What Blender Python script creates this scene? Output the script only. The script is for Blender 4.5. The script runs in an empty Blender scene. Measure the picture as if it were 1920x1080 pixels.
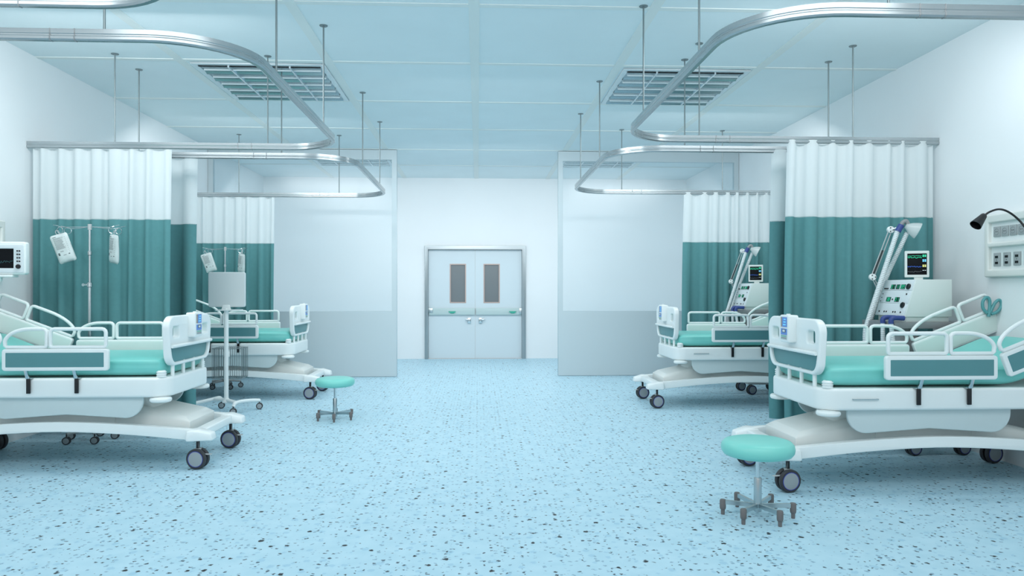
import bpy, bmesh, math, random
from mathutils import Vector, Matrix
random.seed(7)
PI = math.pi
COL = bpy.context.scene.collection
H = 3.526          # ceiling height
W = 4.13           # half width of the room
YB = 14.30         # back wall
YF = -1.6          # open end behind the camera

# ------------------------------------------------------------------ materials
def mat(name, col, rough=0.5, metal=0.0, emit=None, estr=1.0, alpha=1.0, trans=0.0, coat=0.0, var=0.0, vscale=6.0, bump=0.0, spec=0.5):
    m = bpy.data.materials.new(name); m.use_nodes = True
    nt = m.node_tree; b = nt.nodes['Principled BSDF']
    b.inputs['Base Color'].default_value = (*col, 1)
    b.inputs['Roughness'].default_value = rough
    b.inputs['Metallic'].default_value = metal
    b.inputs['Specular IOR Level'].default_value = spec
    b.inputs['Coat Weight'].default_value = coat
    b.inputs['Transmission Weight'].default_value = trans
    b.inputs['Alpha'].default_value = alpha
    if emit:
        b.inputs['Emission Color'].default_value = (*emit, 1)
        b.inputs['Emission Strength'].default_value = estr
    if var or bump:
        tc = nt.nodes.new('ShaderNodeTexCoord'); nz = nt.nodes.new('ShaderNodeTexNoise')
        nz.inputs['Scale'].default_value = vscale; nz.inputs['Detail'].default_value = 4
        nt.links.new(tc.outputs['Object'], nz.inputs['Vector'])
        if var:
            r = nt.nodes.new('ShaderNodeValToRGB')
            r.color_ramp.elements[0].color = (*[c * (1 - var) for c in col], 1)
            r.color_ramp.elements[1].color = (*[min(1, c * (1 + var)) for c in col], 1)
            r.color_ramp.elements[0].position = .3; r.color_ramp.elements[1].position = .7
            nt.links.new(nz.outputs['Fac'], r.inputs['Fac']); nt.links.new(r.outputs['Color'], b.inputs['Base Color'])
        if bump:
            bp = nt.nodes.new('ShaderNodeBump'); bp.inputs['Strength'].default_value = bump; bp.inputs['Distance'].default_value = .005
            nt.links.new(nz.outputs['Fac'], bp.inputs['Height']); nt.links.new(bp.outputs['Normal'], b.inputs['Normal'])
    return m

M = {}
M['wall'] = mat('wall_paint', (.86, .90, .918), .6, var=.01, vscale=1.2)
M['ceil'] = mat('ceiling_tile_paint', (.80, .895, .92), .75, var=.015, vscale=2)
M['grid'] = mat('ceiling_grid_paint', (.80, .855, .84), .6)
M['white'] = mat('white_enamel', (.84, .90, .90), .28, var=.01, vscale=3)
M['cream'] = mat('warm_white_plastic', (.76, .79, .765), .35)
M['mint'] = mat('pale_mint_plastic', (.74, .85, .82), .35)
M['matt'] = mat('turquoise_vinyl', (.19, .62, .57), .38, var=.02, vscale=9)
M['teal'] = mat('dark_teal_laminate', (.095, .27, .29), .4, var=.02)
M['seat'] = mat('turquoise_seat_vinyl', (.22, .67, .60), .35)
M['cur'] = mat('teal_curtain_cloth', (.095, .27, .285), .85, var=.03, vscale=30, bump=.1)
M['chrome'] = mat('chrome', (.62, .67, .69), .12, 1.0)
M['steel'] = mat('brushed_steel', (.50, .56, .58), .28, 1.0)
M['louvre'] = mat('louvre_aluminium', (.66, .73, .76), .3, .85)
M['black'] = mat('black_plastic', (.006, .006, .008), .35)
M['rod'] = mat('hanger_rod_metal', (.22, .27, .28), .4, .6)
M['rubber'] = mat('dark_rubber', (.035, .037, .042), .55)
M['hub'] = mat('grey_hub_plastic', (.33, .37, .39), .4)
M['blue'] = mat('blue_plastic', (.03, .06, .24), .4)
M['bluering'] = mat('blue_ring_plastic', (.04, .06, .38), .4)
M['grey'] = mat('grey_plastic', (.25, .27, .28), .45)
M['fork'] = mat('light_grey_plastic', (.46, .49, .50), .4)
M['foot'] = mat('taupe_rubber', (.16, .15, .15), .5)
M['socket'] = mat('socket_grey', (.36, .40, .41), .4)
M['panel'] = mat('partition_panel_paint', (.56, .655, .69), .55)
M['doorleaf'] = mat('door_leaf_paint', (.66, .755, .80), .5)
M['bar'] = mat('door_bar_paint', (.52, .65, .65), .4)
M['dglass'] = mat('dark_door_glass', (.17, .20, .215), .25)
M['copper'] = mat('pinkish_window_trim', (.55, .42, .38), .35)
M['green'] = mat('green_push_plate', (.07, .50, .36), .35)
M['screen'] = mat('dark_screen', (.003, .004, .006), .5, spec=.15)
M['lcd'] = mat('blue_lcd', (.06, .17, .46), .3, emit=(.06, .18, .50), estr=.35)
M['lcdtan'] = mat('tan_lcd_strip', (.34, .29, .25), .4)
M['lcdpale'] = mat('pale_keypad', (.50, .58, .58), .4)
M['ledg'] = mat('green_led', (.02, .35, .2), .4, emit=(.03, .55, .30), estr=.8)
M['ledb'] = mat('blue_led', (.03, .10, .45), .4, emit=(.05, .15, .6), estr=.7)
M['ledc'] = mat('cyan_led', (.1, .4, .6), .4, emit=(.12, .45, .65), estr=.7)
M['ledy'] = mat('yellow_led', (.5, .5, .15), .4, emit=(.5, .5, .2), estr=.6)
M['redl'] = mat('red_key', (.45, .06, .05), .4)
M['hose'] = mat('white_hose', (.72, .79, .81), .4)
M['ink'] = mat('dark_print', (.10, .13, .14), .6)
M['vent'] = mat('ventilator_white', (.70, .77, .75), .4)
M['ventp'] = mat('ventilator_face', (.72, .80, .83), .4)
M['monback'] = mat('monitor_back_grey', (.68, .745, .755), .4)
M['tealgrip'] = mat('teal_grip_plastic', (.10, .34, .36), .4)

# frosted white curtain mesh: diffuse with a little translucency
def sheer():
    m = bpy.data.materials.new('white_curtain_mesh'); m.use_nodes = True
    nt = m.node_tree; nt.nodes.clear()
    o = nt.nodes.new('ShaderNodeOutputMaterial'); d = nt.nodes.new('ShaderNodeBsdfDiffuse'); t = nt.nodes.new('ShaderNodeBsdfTranslucent')
    x = nt.nodes.new('ShaderNodeMixShader'); x.inputs[0].default_value = .28
    d.inputs['Color'].default_value = (.79, .855, .87, 1); t.inputs['Color'].default_value = (.79, .855, .87, 1)
    nt.links.new(d.outputs[0], x.inputs[1]); nt.links.new(t.outputs[0], x.inputs[2]); nt.links.new(x.outputs[0], o.inputs[0])
    return m
M['sheer'] = sheer()

def glass_mat(name, tint, fac):
    m = bpy.data.materials.new(name); m.use_nodes = True
    nt = m.node_tree; nt.nodes.clear()
    o = nt.nodes.new('ShaderNodeOutputMaterial'); tr = nt.nodes.new('ShaderNodeBsdfTransparent'); g = nt.nodes.new('ShaderNodeBsdfGlossy')
    g.inputs['Roughness'].default_value = .22; tr.inputs['Color'].default_value = (*tint, 1)
    x = nt.nodes.new('ShaderNodeMixShader'); x.inputs[0].default_value = fac
    nt.links.new(tr.outputs[0], x.inputs[1]); nt.links.new(g.outputs[0], x.inputs[2]); nt.links.new(x.outputs[0], o.inputs[0])
    return m
M['glass'] = glass_mat('clear_glass', (.95, .98, .99), .035)
def mask_mat():
    m = mat('clear_mask_plastic', (.75, .82, .82), .2, alpha=.42)
    return m
M['mask'] = mask_mat()
def bag_mat():
    m = mat('clear_bag_film', (.60, .68, .68), .3, var=.08, vscale=14)
    return m
M['bag'] = bag_mat()

def floor_mat():
    m = bpy.data.materials.new('speckled_vinyl_floor'); m.use_nodes = True
    nt = m.node_tree; b = nt.nodes['Principled BSDF']; N = nt.nodes.new; L = nt.links.new
    tc = N('ShaderNodeTexCoord')
    nz = N('ShaderNodeTexNoise'); nz.inputs['Scale'].default_value = 60; nz.inputs['Detail'].default_value = 2
    L(tc.outputs['Object'], nz.inputs['Vector'])
    ofs = N('ShaderNodeVectorMath'); ofs.operation = 'SCALE'; ofs.inputs['Scale'].default_value = .03
    L(nz.outputs['Color'], ofs.inputs[0])
    add = N('ShaderNodeVectorMath'); add.operation = 'ADD'
    L(tc.outputs['Object'], add.inputs[0]); L(ofs.outputs[0], add.inputs[1])
    base = N('ShaderNodeTexNoise'); base.inputs['Scale'].default_value = 9; base.inputs['Detail'].default_value = 6
    L(tc.outputs['Object'], base.inputs['Vector'])
    r0 = N('ShaderNodeValToRGB')
    r0.color_ramp.elements[0].position = .3; r0.color_ramp.elements[1].position = .7
    r0.color_ramp.elements[0].color = (.44, .675, .785, 1); r0.color_ramp.elements[1].color = (.51, .735, .84, 1)
    L(base.outputs['Fac'], r0.inputs['Fac'])
    prev = r0.outputs['Color']
    # three sizes of fleck: (cell scale, threshold on the cell's random, radius in cell units, colour, opacity)
    for sc, thr, rad, colr, op in ((14, .45, .32, (.27, .52, .68), .5), (30, .30, .34, (.20, .36, .48), .75), (26, .24, .28, (.035, .06, .09), .95), (13, .20, .22, (.004, .006, .010), 1.0)):
        v = N('ShaderNodeTexVoronoi'); v.voronoi_dimensions = '2D'; v.inputs['Scale'].default_value = sc
        L(add.outputs[0], v.inputs['Vector'])
        sep = N('ShaderNodeSeparateColor'); L(v.outputs['Color'], sep.inputs[0])
        # radius varies with the cell's own random value
        mr = N('ShaderNodeMapRange'); mr.inputs['From Min'].default_value = 0; mr.inputs['From Max'].default_value = 1
        mr.inputs['To Min'].default_value = rad * .35; mr.inputs['To Max'].default_value = rad
        L(sep.outputs[1], mr.inputs['Value'])
        lt = N('ShaderNodeMath'); lt.operation = 'SUBTRACT'; L(mr.outputs[0], lt.inputs[0]); L(v.outputs['Distance'], lt.inputs[1])
        ed = N('ShaderNodeMath'); ed.operation = 'MULTIPLY'; ed.use_clamp = True; ed.inputs[1].default_value = 14; L(lt.outputs[0], ed.inputs[0])
        ch = N('ShaderNodeMath'); ch.operation = 'LESS_THAN'; ch.inputs[1].default_value = thr; L(sep.outputs[0], ch.inputs[0])
        f = N('ShaderNodeMath'); f.operation = 'MULTIPLY'; L(ed.outputs[0], f.inputs[0]); L(ch.outputs[0], f.inputs[1])
        f2 = N('ShaderNodeMath'); f2.operation = 'MULTIPLY'; f2.inputs[1].default_value = op; L(f.outputs[0], f2.inputs[0])
        mx = N('ShaderNodeMix'); mx.data_type = 'RGBA'; L(f2.outputs[0], mx.inputs[0]); L(prev, mx.inputs[6]); mx.inputs[7].default_value = (*colr, 1)
        prev = mx.outputs[2]
    L(prev, b.inputs['Base Color'])
    b.inputs['Roughness'].default_value = .42; b.inputs['Specular IOR Level'].default_value = .3
    return m
M['floor'] = floor_mat()

# ------------------------------------------------------------------ mesh helpers
def finish(name, bm, m, parent=None, smooth=True, loc=None, rot=None, ang=35):
    bmesh.ops.recalc_face_normals(bm, faces=bm.faces[:])
    me = bpy.data.meshes.new(name); bm.to_mesh(me); bm.free()
    return link(name, me, m, parent, smooth, loc, rot, ang)

def link(name, me, m, parent=None, smooth=True, loc=None, rot=None, ang=35):
    me.materials.clear(); me.materials.append(m)
    if smooth and len(me.polygons):
        me.polygons.foreach_set('use_smooth', [True] * len(me.polygons))
        try: me.set_sharp_from_angle(angle=math.radians(ang))
        except Exception: pass
    o = bpy.data.objects.new(name, me); COL.objects.link(o)
    if parent: o.parent = parent
    if loc: o.location = loc
    if rot: o.rotation_euler = rot
    return o

def empty(name, label, cat, loc=(0, 0, 0), rz=0, group=None):
    o = bpy.data.objects.new(name, None); COL.objects.link(o)
    o.location = loc; o.rotation_euler = (0, 0, rz); o.empty_display_size = .1
    return tag(o, label, cat, group)

def tag(o, label, cat, group=None):
    o['label'] = label; o['category'] = cat
    if group: o['group'] = group
    return o

def struct(o):
    o['kind'] = 'structure'; return o

def copy_tree(o, parent=None):
    c = o.copy(); COL.objects.link(c)
    if parent: c.parent = parent
    for ch in list(o.children): copy_tree(ch, c)
    return c

def add_box(bm, x0, x1, y0, y1, z0, z1, bev=0.0, seg=2):
    t = bmesh.new()
    bmesh.ops.create_cube(t, size=1)
    for v in t.verts:
        v.co = Vector(((x0 + x1) / 2 + v.co.x * (x1 - x0), (y0 + y1) / 2 + v.co.y * (y1 - y0), (z0 + z1) / 2 + v.co.z * (z1 - z0)))
    if bev: bmesh.ops.bevel(t, geom=t.edges[:], offset=bev, segments=seg, profile=.5, affect='EDGES')
    merge(bm, t)

def merge(bm, t, mtx=None):
    if mtx is not None: bmesh.ops.transform(t, matrix=mtx, verts=t.verts)
    me = bpy.data.meshes.new('tmp'); t.to_mesh(me); t.free(); bm.from_mesh(me); bpy.data.meshes.remove(me)

def box(name, d, m, parent=None, bev=0.0, seg=2, **k):
    bm = bmesh.new(); add_box(bm, *d, bev, seg); return finish(name, bm, m, parent, bev > 0, **k)

def add_sweep(bm, pts, prof, closed=False, up=None, radii=None):
    """sweep a 2D profile [(a,b)] along points; with up given, b runs along up"""
    P = [Vector(p) for p in pts]; n = len(P); rings = []
    prevN = None
    for i in range(n):
        if closed: T = P[(i + 1) % n] - P[i - 1]
        else: T = P[min(i + 1, n - 1)] - P[max(i - 1, 0)]
        T.normalize()
        if up is not None:
            B = Vector(up); Nn = T.cross(B).normalized(); B = Nn.cross(T).normalized()
        else:
            if prevN is None:
                a = Vector((0, 0, 1)) if abs(T.z) < .9 else Vector((1, 0, 0))
                Nn = (a - T * a.dot(T)).normalized()
            else:
                Nn = (prevN - T * prevN.dot(T)).normalized()
            B = T.cross(Nn)
        prevN = Nn
        r = radii[i] if radii else 1.0
        # widen at corners so that the section keeps its size
        rings.append([bm.verts.new(P[i] + Nn * (a * r) + B * (b * r)) for a, b in prof])
    k = len(prof)
    for i in range(n if closed else n - 1):
        A, Bq = rings[i], rings[(i + 1) % n]
        if closed and i == n - 1 and up is None:
            best = min(range(k), key=lambda s: sum((A[j].co - Bq[(j + s) % k].co).length for j in range(k)))
            Bq = [Bq[(j + best) % k] for j in range(k)]
        for j in range(k):
            bm.faces.new((A[j], A[(j + 1) % k], Bq[(j + 1) % k], Bq[j]))
    if not closed:
        bm.faces.new(rings[0][::-1]); bm.faces.new(rings[-1])

def circ(r, n=10): return [(r * math.cos(2 * PI * i / n), r * math.sin(2 * PI * i / n)) for i in range(n)]

def add_tube(bm, pts, r, n=10, closed=False, radii=None): add_sweep(bm, pts, circ(r, n), closed, None, radii)

def tube(name, pts, r, m, parent=None, n=10, closed=False, **k):
    bm = bmesh.new(); add_tube(bm, pts, r, n, closed); return finish(name, bm, m, parent, **k)

def add_lathe(bm, prof, n=24, c=(0, 0, 0), axis='Z'):
    rings = []
    for r, z in prof:
        if r < 1e-5: r = 1e-5
        ring = []
        for i in range(n):
            a = 2 * PI * i / n; x, y = r * math.cos(a), r * math.sin(a)
            v = {'Z': (x, y, z), 'Y': (x, z, y), 'X': (z, x, y)}[axis]
            ring.append(bm.verts.new((v[0] + c[0], v[1] + c[1], v[2] + c[2])))
        rings.append(ring)
    for A, B in zip(rings, rings[1:]):
        for j in range(n): bm.faces.new((A[j], A[(j + 1) % n], B[(j + 1) % n], B[j]))
    bm.faces.new(rings[0][::-1]); bm.faces.new(rings[-1])

def lathe(name, prof, m, parent=None, n=24, c=(0, 0, 0), axis='Z', **k):
    bm = bmesh.new(); add_lathe(bm, prof, n, c, axis); return finish(name, bm, m, parent, **k)

def rrect(x0, x1, y0, y1, r, n=5):
    rs = r if isinstance(r, (list, tuple)) else [r] * 4     # bl, br, tr, tl
    out = []
    for (cx, cy, a0), rr in zip(((x0, y0, 180), (x1, y0, 270), (x1, y1, 0), (x0, y1, 90)), rs):
        sx = 1 if cx == x0 else -1; sy = 1 if cy == y0 else -1
        if rr <= 0: out.append((cx, cy)); continue
        for i in range(n + 1):
            a = math.radians(a0 + 90 * i / n)
            out.append((cx + sx * rr + rr * math.cos(a), cy + sy * rr + rr * math.sin(a)))
    return out

PLANES = {'XY': Matrix.Identity(4),
          'XZ': Matrix(((1, 0, 0, 0), (0, 0, -1, 0), (0, 1, 0, 0), (0, 0, 0, 1))),     # x,y -> X,Z ; normal -Y
          'YZ': Matrix(((0, 0, -1, 0), (-1, 0, 0, 0), (0, 1, 0, 0), (0, 0, 0, 1)))}    # x -> -Y, y -> Z ; normal -X

def plate_mesh(outline, holes, th, bev=.004, plane='XY', off=(0, 0, 0), seg=2):
    """flat plate with holes, rounded edges, centred on its plane; total thickness th, outline kept"""
    cu = bpy.data.curves.new('tmpc', 'CURVE'); cu.dimensions = '2D'; cu.fill_mode = 'BOTH'
    cu.extrude = max(th / 2 - bev, .0001); cu.bevel_depth = bev; cu.bevel_resolution = seg; cu.offset = -bev
    for pts in [outline] + [list(h)[::-1] for h in holes]:
        s = cu.splines.new('POLY'); s.points.add(len(pts) - 1); s.use_cyclic_u = True
        for p, q in zip(s.points, pts): p.co = (q[0], q[1], 0, 1)
    o = bpy.data.objects.new('tmpc', cu); COL.objects.link(o)
    dg = bpy.context.evaluated_depsgraph_get(); dg.update()
    me = bpy.data.meshes.new_from_object(o.evaluated_get(dg))
    bpy.data.objects.remove(o); bpy.data.curves.remove(cu)
    bm = bmesh.new(); bm.from_mesh(me); bpy.data.meshes.remove(me)
    bmesh.ops.remove_doubles(bm, verts=bm.verts, dist=1e-5)
    bmesh.ops.transform(bm, matrix=Matrix.Translation(off) @ PLANES[plane], verts=bm.verts)
    return bm

def plate(name, outline, th, m, parent=None, holes=(), bev=.004, plane='XY', off=(0, 0, 0), **k):
    return finish(name, plate_mesh(outline, holes, th, bev, plane, off), m, parent, **k)

def hull(name, pts, m, parent=None, bev=0.0, seg=2):
    bm = bmesh.new(); add_hull(bm, pts, bev, seg); return finish(name, bm, m, parent)

def add_hull(bm, pts, bev=0, seg=2):
    t = bmesh.new()
    for p in pts: t.verts.new(p)
    r = bmesh.ops.convex_hull(t, input=t.verts[:])
    bmesh.ops.dissolve_limit(t, angle_limit=.02, verts=t.verts[:], edges=t.edges[:])
    if bev: bmesh.ops.bevel(t, geom=t.edges[:], offset=bev, segments=seg, profile=.5, affect='EDGES')
    merge(bm, t)

def smoothpath(pts, n=8):
    """Catmull-Rom through the points"""
    P = [Vector(p) for p in pts]; P = [P[0] * 2 - P[1]] + P + [P[-1] * 2 - P[-2]]; out = []
    for i in range(1, len(P) - 2):
        for j in range(n):
            t = j / n
            out.append(.5 * ((2 * P[i]) + (P[i + 1] - P[i - 1]) * t + (2 * P[i - 1] - 5 * P[i] + 4 * P[i + 1] - P[i + 2]) * t * t + (-P[i - 1] + 3 * P[i] - 3 * P[i + 1] + P[i + 2]) * t ** 3))
    out.append(P[-2]); return out

# ------------------------------------------------------------------ the room
struct(box('floor', (-W, W, YF, YB, -.08, 0), M['floor']))
struct(box('ceiling', (-W, W, YF, YB, H, H + .08), M['ceil']))
struct(box('wall_left', (-W - .1, -W, YF, YB + .1, -.08, H + .08), M['wall']))
struct(box('wall_right', (W, W + .1, YF, YB + .1, -.08, H + .08), M['wall']))
DX0, DX1, DZ = -1.03, .935, 2.205
bm = bmesh.new()
add_box(bm, -W, DX0, YB, YB + .1, -.08, H + .08); add_box(bm, DX1, W, YB, YB + .1, -.08, H + .08); add_box(bm, DX0, DX1, YB, YB + .1, DZ, H + .08)
struct(finish('wall_back', bm, M['wall'], smooth=False))

# ceiling grid: the T-bars that carry the tiles
bm = bmesh.new()
GX = [-.03 + 1.395 * k for k in (-2, -1, 0, 1, 2)]
GY = [14.30 - 1.45 * k for k in range(1, 11)]
for x in GX: add_box(bm, x - .042, x + .042, YF, YB, H - .006, H + .01)
for y in GY: add_box(bm, -W, W, y - .03, y + .03, H - .0055, H + .01)
tr = struct(finish('trim_1', bm, M['grid'], smooth=False))

# ------------------------------------------------------------------ double door
M['jamb'] = mat('steel_jamb', (.36, .41, .43), .3, .6)
dr = empty('door_1', 'white double swing door with narrow dark windows in a chrome frame in the far wall', 'door', (0, YB, 0)); struct(dr)
del dr['label'], dr['category']
bm = plate_mesh([(DX0, .001), (DX0 + .065, .001), (DX0 + .065, DZ - .075), (DX1 - .075, DZ - .075), (DX1 - .075, .001), (DX1, .001), (DX1, DZ), (DX0, DZ)], [], .14, .004, 'XZ', (0, .02, 0))
finish('door_frame', bm, M['jamb'], dr)
DM = -.052
for sx in (-1, 1):
    x0, x1 = (DX0 + .067, DM - .002) if sx < 0 else (DM + .002, DX1 - .077)
    wx0, wx1 = (-.535, -.245) if sx < 0 else (.125, .415)
    leaf = finish('door_leaf', plate_mesh(rrect(x0, x1, .008, DZ - .078, 0), [rrect(wx0, wx1, 1.10, 1.84, 0)], .05, .002, 'XZ', (0, .055, 0)), M['doorleaf'], dr, False)
    plate('window_trim', rrect(wx0 - .015, wx1 + .015, 1.085, 1.855, 0), .062, M['copper'], leaf, [rrect(wx0 + .006, wx1 - .006, 1.106, 1.834, 0)], .002, 'XZ', (0, .055, 0))
    box('window_pane', (wx0 + .004, wx1 - .004, .05, .058, 1.104, 1.836), M['dglass'], leaf)
    pb = box('push_bar', (x0 + .01, x1 - .004, -.012, .027, .855, .985), M['bar'], leaf, .006)
    box('bar_bracket', (x0 - .002, x0 + .085, -.022, -.012, .90, .985) if sx < 0 else (x1 - .05, x1 + .01, -.022, -.012, .87, .985), M['steel'], leaf, .003)
    gx = -.50 if sx < 0 else .68
    hull('push_grip', [(gx - .075, -.045, .92), (gx + .075, -.045, .92), (gx - .07, -.012, .93), (gx + .07, -.012, .93), (gx - .03, -.03, .885), (gx + .03, -.03, .885), (gx - .03, -.012, .885), (gx + .03, -.012, .885)], M['green'], leaf, .004)
    lx = DM - .125 if sx < 0 else DM + .095
    bm = bmesh.new(); add_box(bm, lx - .025, lx + .04, -.0, .032, .69, .80, .006); add_box(bm, lx - (.07 if sx < 0 else -.02), lx + (.02 if sx < 0 else .10), -.03, -.005, .755, .775, .006)
    add_box(bm, lx - .005, lx + .02, -.02, .01, .755, .775)
    finish('door_handle', bm, M['chrome'], leaf)

# ------------------------------------------------------------------ glazed partitions
PY = 11.42
def partition(side, label):
    t = empty('glazed_partition', label, 'partition', (0, PY, 0), 0, 'glazed partitions at the far end')
    a, b = 1.255, W - .004
    def X(p, q): return (min(side * p, side * q), max(side * p, side * q))
    x0, x1 = X(a, b)
    finish('frame', plate_mesh(rrect(x0, x1, 0.004, H - .012, 0), [rrect(x0 + .075, x1 - .075, 1.015, H - .165, 0)], .07, .002, 'XZ'), M['panel'], t, False)
    box('glass_pane', (x0 + .07, x1 - .07, -.004, .004, 1.01, H - .16), M['glass'], t)
partition(-1, 'tall glazed partition with grey lower panel, left of the far door')
partition(1, 'tall glazed partition with grey lower panel, right of the far door')

# ------------------------------------------------------------------ recessed louvre lights
def louvre(x0, y0, label):
    t = empty('ceiling_light', label, 'light', (x0, y0, H), 0, 'square louvred lights recessed into the ceiling')
    S, D = 1.27, 1.33
    finish('frame', plate_mesh(rrect(0, S, 0, D, 0), [rrect(.05, S - .05, .05, D - .05, 0)], .016, .002, 'XY', (0, 0, -.010)), M['ventp'], t, False)
    n = 5; p = (D - .1) / n
    for i in range(n):
        ya = .05 + i * p; bm = bmesh.new()
        # curved reflector trough: section in Y-Z, pulled along X
        sec = [(ya + p * k / 10, -.008 - .024 + .024 * math.sin(PI * k / 10) ** .7) for k in range(11)]
        A = [bm.verts.new((.05, y, z)) for y, z in sec]; B = [bm.verts.new((S - .05, y, z)) for y, z in sec]
        for j in range(10): bm.faces.new((A[j], A[j + 1], B[j + 1], B[j]))
        tr = finish('reflector_trough', bm, M['trough'], t)
        tube('reflection_strip', [(.07, ya + p * .5, -.022), (S - .07, ya + p * .5, -.022)], .009, M['stripwhite'], t, 8)  # white bar stands in for the bright reflection along the unlit trough
    for k in (1, 2, 3):
        x = .05 + (S - .1) * k / 4
        box('divider', (x - .008, x + .008, .05, D - .05, -.036, -.006), M['louvre'], t)
M['trough'] = mat('trough_reflector', (.44, .52, .55), .25, .9)
M['stripwhite'] = mat('strip_reflection_white', (.80, .88, .90), .3)  # reflected light in the troughs, painted as plain white
for x, y, l in ((-2.745, 7.11, 'square louvred ceiling light above the left bays, nearer one'), (1.43, 7.11, 'square louvred ceiling light above the right bays, nearer one'),
                (-2.745, 11.50, 'louvred ceiling light seen through the left glass partition'), (1.43, 11.50, 'louvred ceiling light seen through the right glass partition')):
    louvre(x, y, l)

# ------------------------------------------------------------------ curtain tracks
RZ = 2.68
RPROF = [(-0.017, 0.03), (0.017, 0.03), (0.0172, 0.006), (0.014, 0.002), (0.014, -0.003), (0.0186, -0.01), (0.0188, -0.023), (0.011, -0.031), (-0.011, -0.031), (-0.0188, -0.023), (-0.0186, -0.01), (-0.014, -0.003), (-0.014, 0.002), (-0.0172, 0.006)]
def track(side, yn, yf, label):
    t = empty('curtain_track', label, 'curtain track', (side * W, (yn + yf) / 2, RZ), 0, 'U-shaped chrome curtain tracks hung from the ceiling')
    cx, cy = side * W, (yn + yf) / 2
    def L(x, y, z=0): return (side * x - cx, y - cy, z)
    xs, r = 1.27, .48; P = []
    P.append(L(W - .004, yn)); P += [L(x, yn) for x in (3.4, 2.6, xs + r + .05)]
    for i in range(0, 13):
        a = math.radians(90 * i / 12); P.append(L(xs + r - r * math.sin(a), yn + r - r * math.cos(a)))
    P += [L(xs, yn + r + (yf - yn - 2 * r) * k / 4) for k in (1, 2, 3)]
    for i in range(0, 13):
        a = math.radians(90 * i / 12); P.append(L(xs + r - r * math.cos(a), yf - r + r * math.sin(a)))
    P += [L(x, yf) for x in (xs + r + .05, 2.6, 3.4)]; P.append(L(W - .004, yf))
    bm = bmesh.new(); add_sweep(bm, P, RPROF, up=(0, 0, 1)); finish('rail', bm, M['rail'], t, ang=28)
    for y in (yn, yf):
        for xa in (2.10, 2.225):
            bm = bmesh.new(); add_sweep(bm, [L(xa - .003, y), L(xa + .003, y)], [(a * 1.06, b * 1.04) for a, b in RPROF], up=(0, 0, 1))
            finish('rail_joint', bm, M['grey'], t)
    for x, y in ((1.955, yn), (3.345, yn), (1.955, yf), (3.345, yf), (xs, yn + .75), (xs, yn + 2.16)):
        rod = tube('hanger_rod', [L(x, y, .028), L(x, y, H - RZ - .006)], .0065, M['rod'], t, 8)
        bm = bmesh.new(); a = L(x, y, 0); add_lathe(bm, [(.031, H - RZ - .0065), (.034, H - RZ - .004), (.034, H - RZ - .0005)], 16, (a[0], a[1], 0)); finish('ceiling_plate', bm, M['rod'], rod)
M['rail'] = mat('chrome_rail', (.40, .445, .46), .2, .7)
track(1, 3.395, 6.375, 'chrome curtain track around the nearer right bed bay')
track(1, 6.83, 9.86, 'chrome curtain track around the farther right bed bay')
track(-1, 3.925, 6.905, 'chrome curtain track around the nearer left bed bay')
track(-1, 7.385, 10.41, 'chrome curtain track around the farther left bed bay')
track(-1, .48, 3.46, 'chrome curtain track cut by the upper left corner of the view')

# ------------------------------------------------------------------ privacy curtains
def curtain(side, xa, xb, y, seed, label, lap=True, amp=.036, folds=8, zb=.16):
    rnd = random.Random(seed)
    t = empty('privacy_curtain', label, 'curtain', (side * (xa + xb) / 2, y, 0), 0, 'white-topped teal privacy curtains')
    # fold boundaries of uneven width
    ws = [rnd.uniform(.6, 1.5) for _ in range(folds * 2)]; tot = sum(ws); acc = [0]
    for w in ws: acc.append(acc[-1] + w / tot)
    am = [rnd.uniform(.55, 1.15) for _ in ws]
    ncol = folds * 2 * 12
    def fold(u):
        for i in range(len(ws)):
            if u <= acc[i + 1] + 1e-9:
                v = (u - acc[i]) / (acc[i + 1] - acc[i]); s = math.sin(PI * v)
                return (1 if i % 2 else -1) * am[i] * (abs(s) ** .75)
        return 0
    cx = side * (xa + xb) / 2
    def sheet(name, z0, z1, rows, m, lapit, bulge):
        bm = bmesh.new(); grid = []
        for k in range(rows + 1):
            row = []
            for c in range(ncol + 1):
                u = c / ncol; f = fold(u); zt = k / rows; z = z0 + (z1 - z0) * zt
                down = (2.65 - z) / 2.5
                uu = u + .006 * math.sin(3 + u * 19) * down
                x = xa + (xb - xa) * uu
                x -= (1 - u) * .03 * math.sin(down * 2.2) * (1 if seed % 2 else -.6)
                yy = f * amp * (.75 + .45 * down) - (.002 if bulge else 0)
                if lapit and k == rows and f < -.45: z += .035
                row.append(bm.verts.new((side * x - cx, yy, z)))
            grid.append(row)
        for k in range(rows):
            for c in range(ncol): bm.faces.new((grid[k][c], grid[k][c + 1], grid[k + 1][c + 1], grid[k + 1][c]))
        return finish(name, bm, m, t, ang=75)
    sheet('mesh_header', 1.995, 2.645, 5, M['sheer'], lap, False)
    sheet('fabric_drop', zb, 2.0, 14, M['cur'], False, False)
curtain(1, 2.745, W - .05, 6.375, 11, 'teal curtain with white mesh top behind the nearer right bed and ventilator')
curtain(1, 2.79, W - .05, 6.83, 5, 'teal and white curtain edge just behind the nearer right curtain', folds=4, amp=.045, zb=.13)
curtain(1, 2.81, W - .05, 9.86, 23, 'teal and white curtain behind the farther right bed')
curtain(-1, 2.83, W - .05, 6.905, 8, 'teal curtain with white mesh top behind the nearer left drip stand', lap=False)
curtain(-1, 2.775, W - .05, 7.385, 4, 'teal and white curtain edge just behind the nearer left curtain', lap=False, folds=4, amp=.045, zb=.16)
curtain(-1, 2.85, W - .05, 10.41, 14, 'teal and white curtain behind the farther left bed', lap=False, zb=.12)

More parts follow.
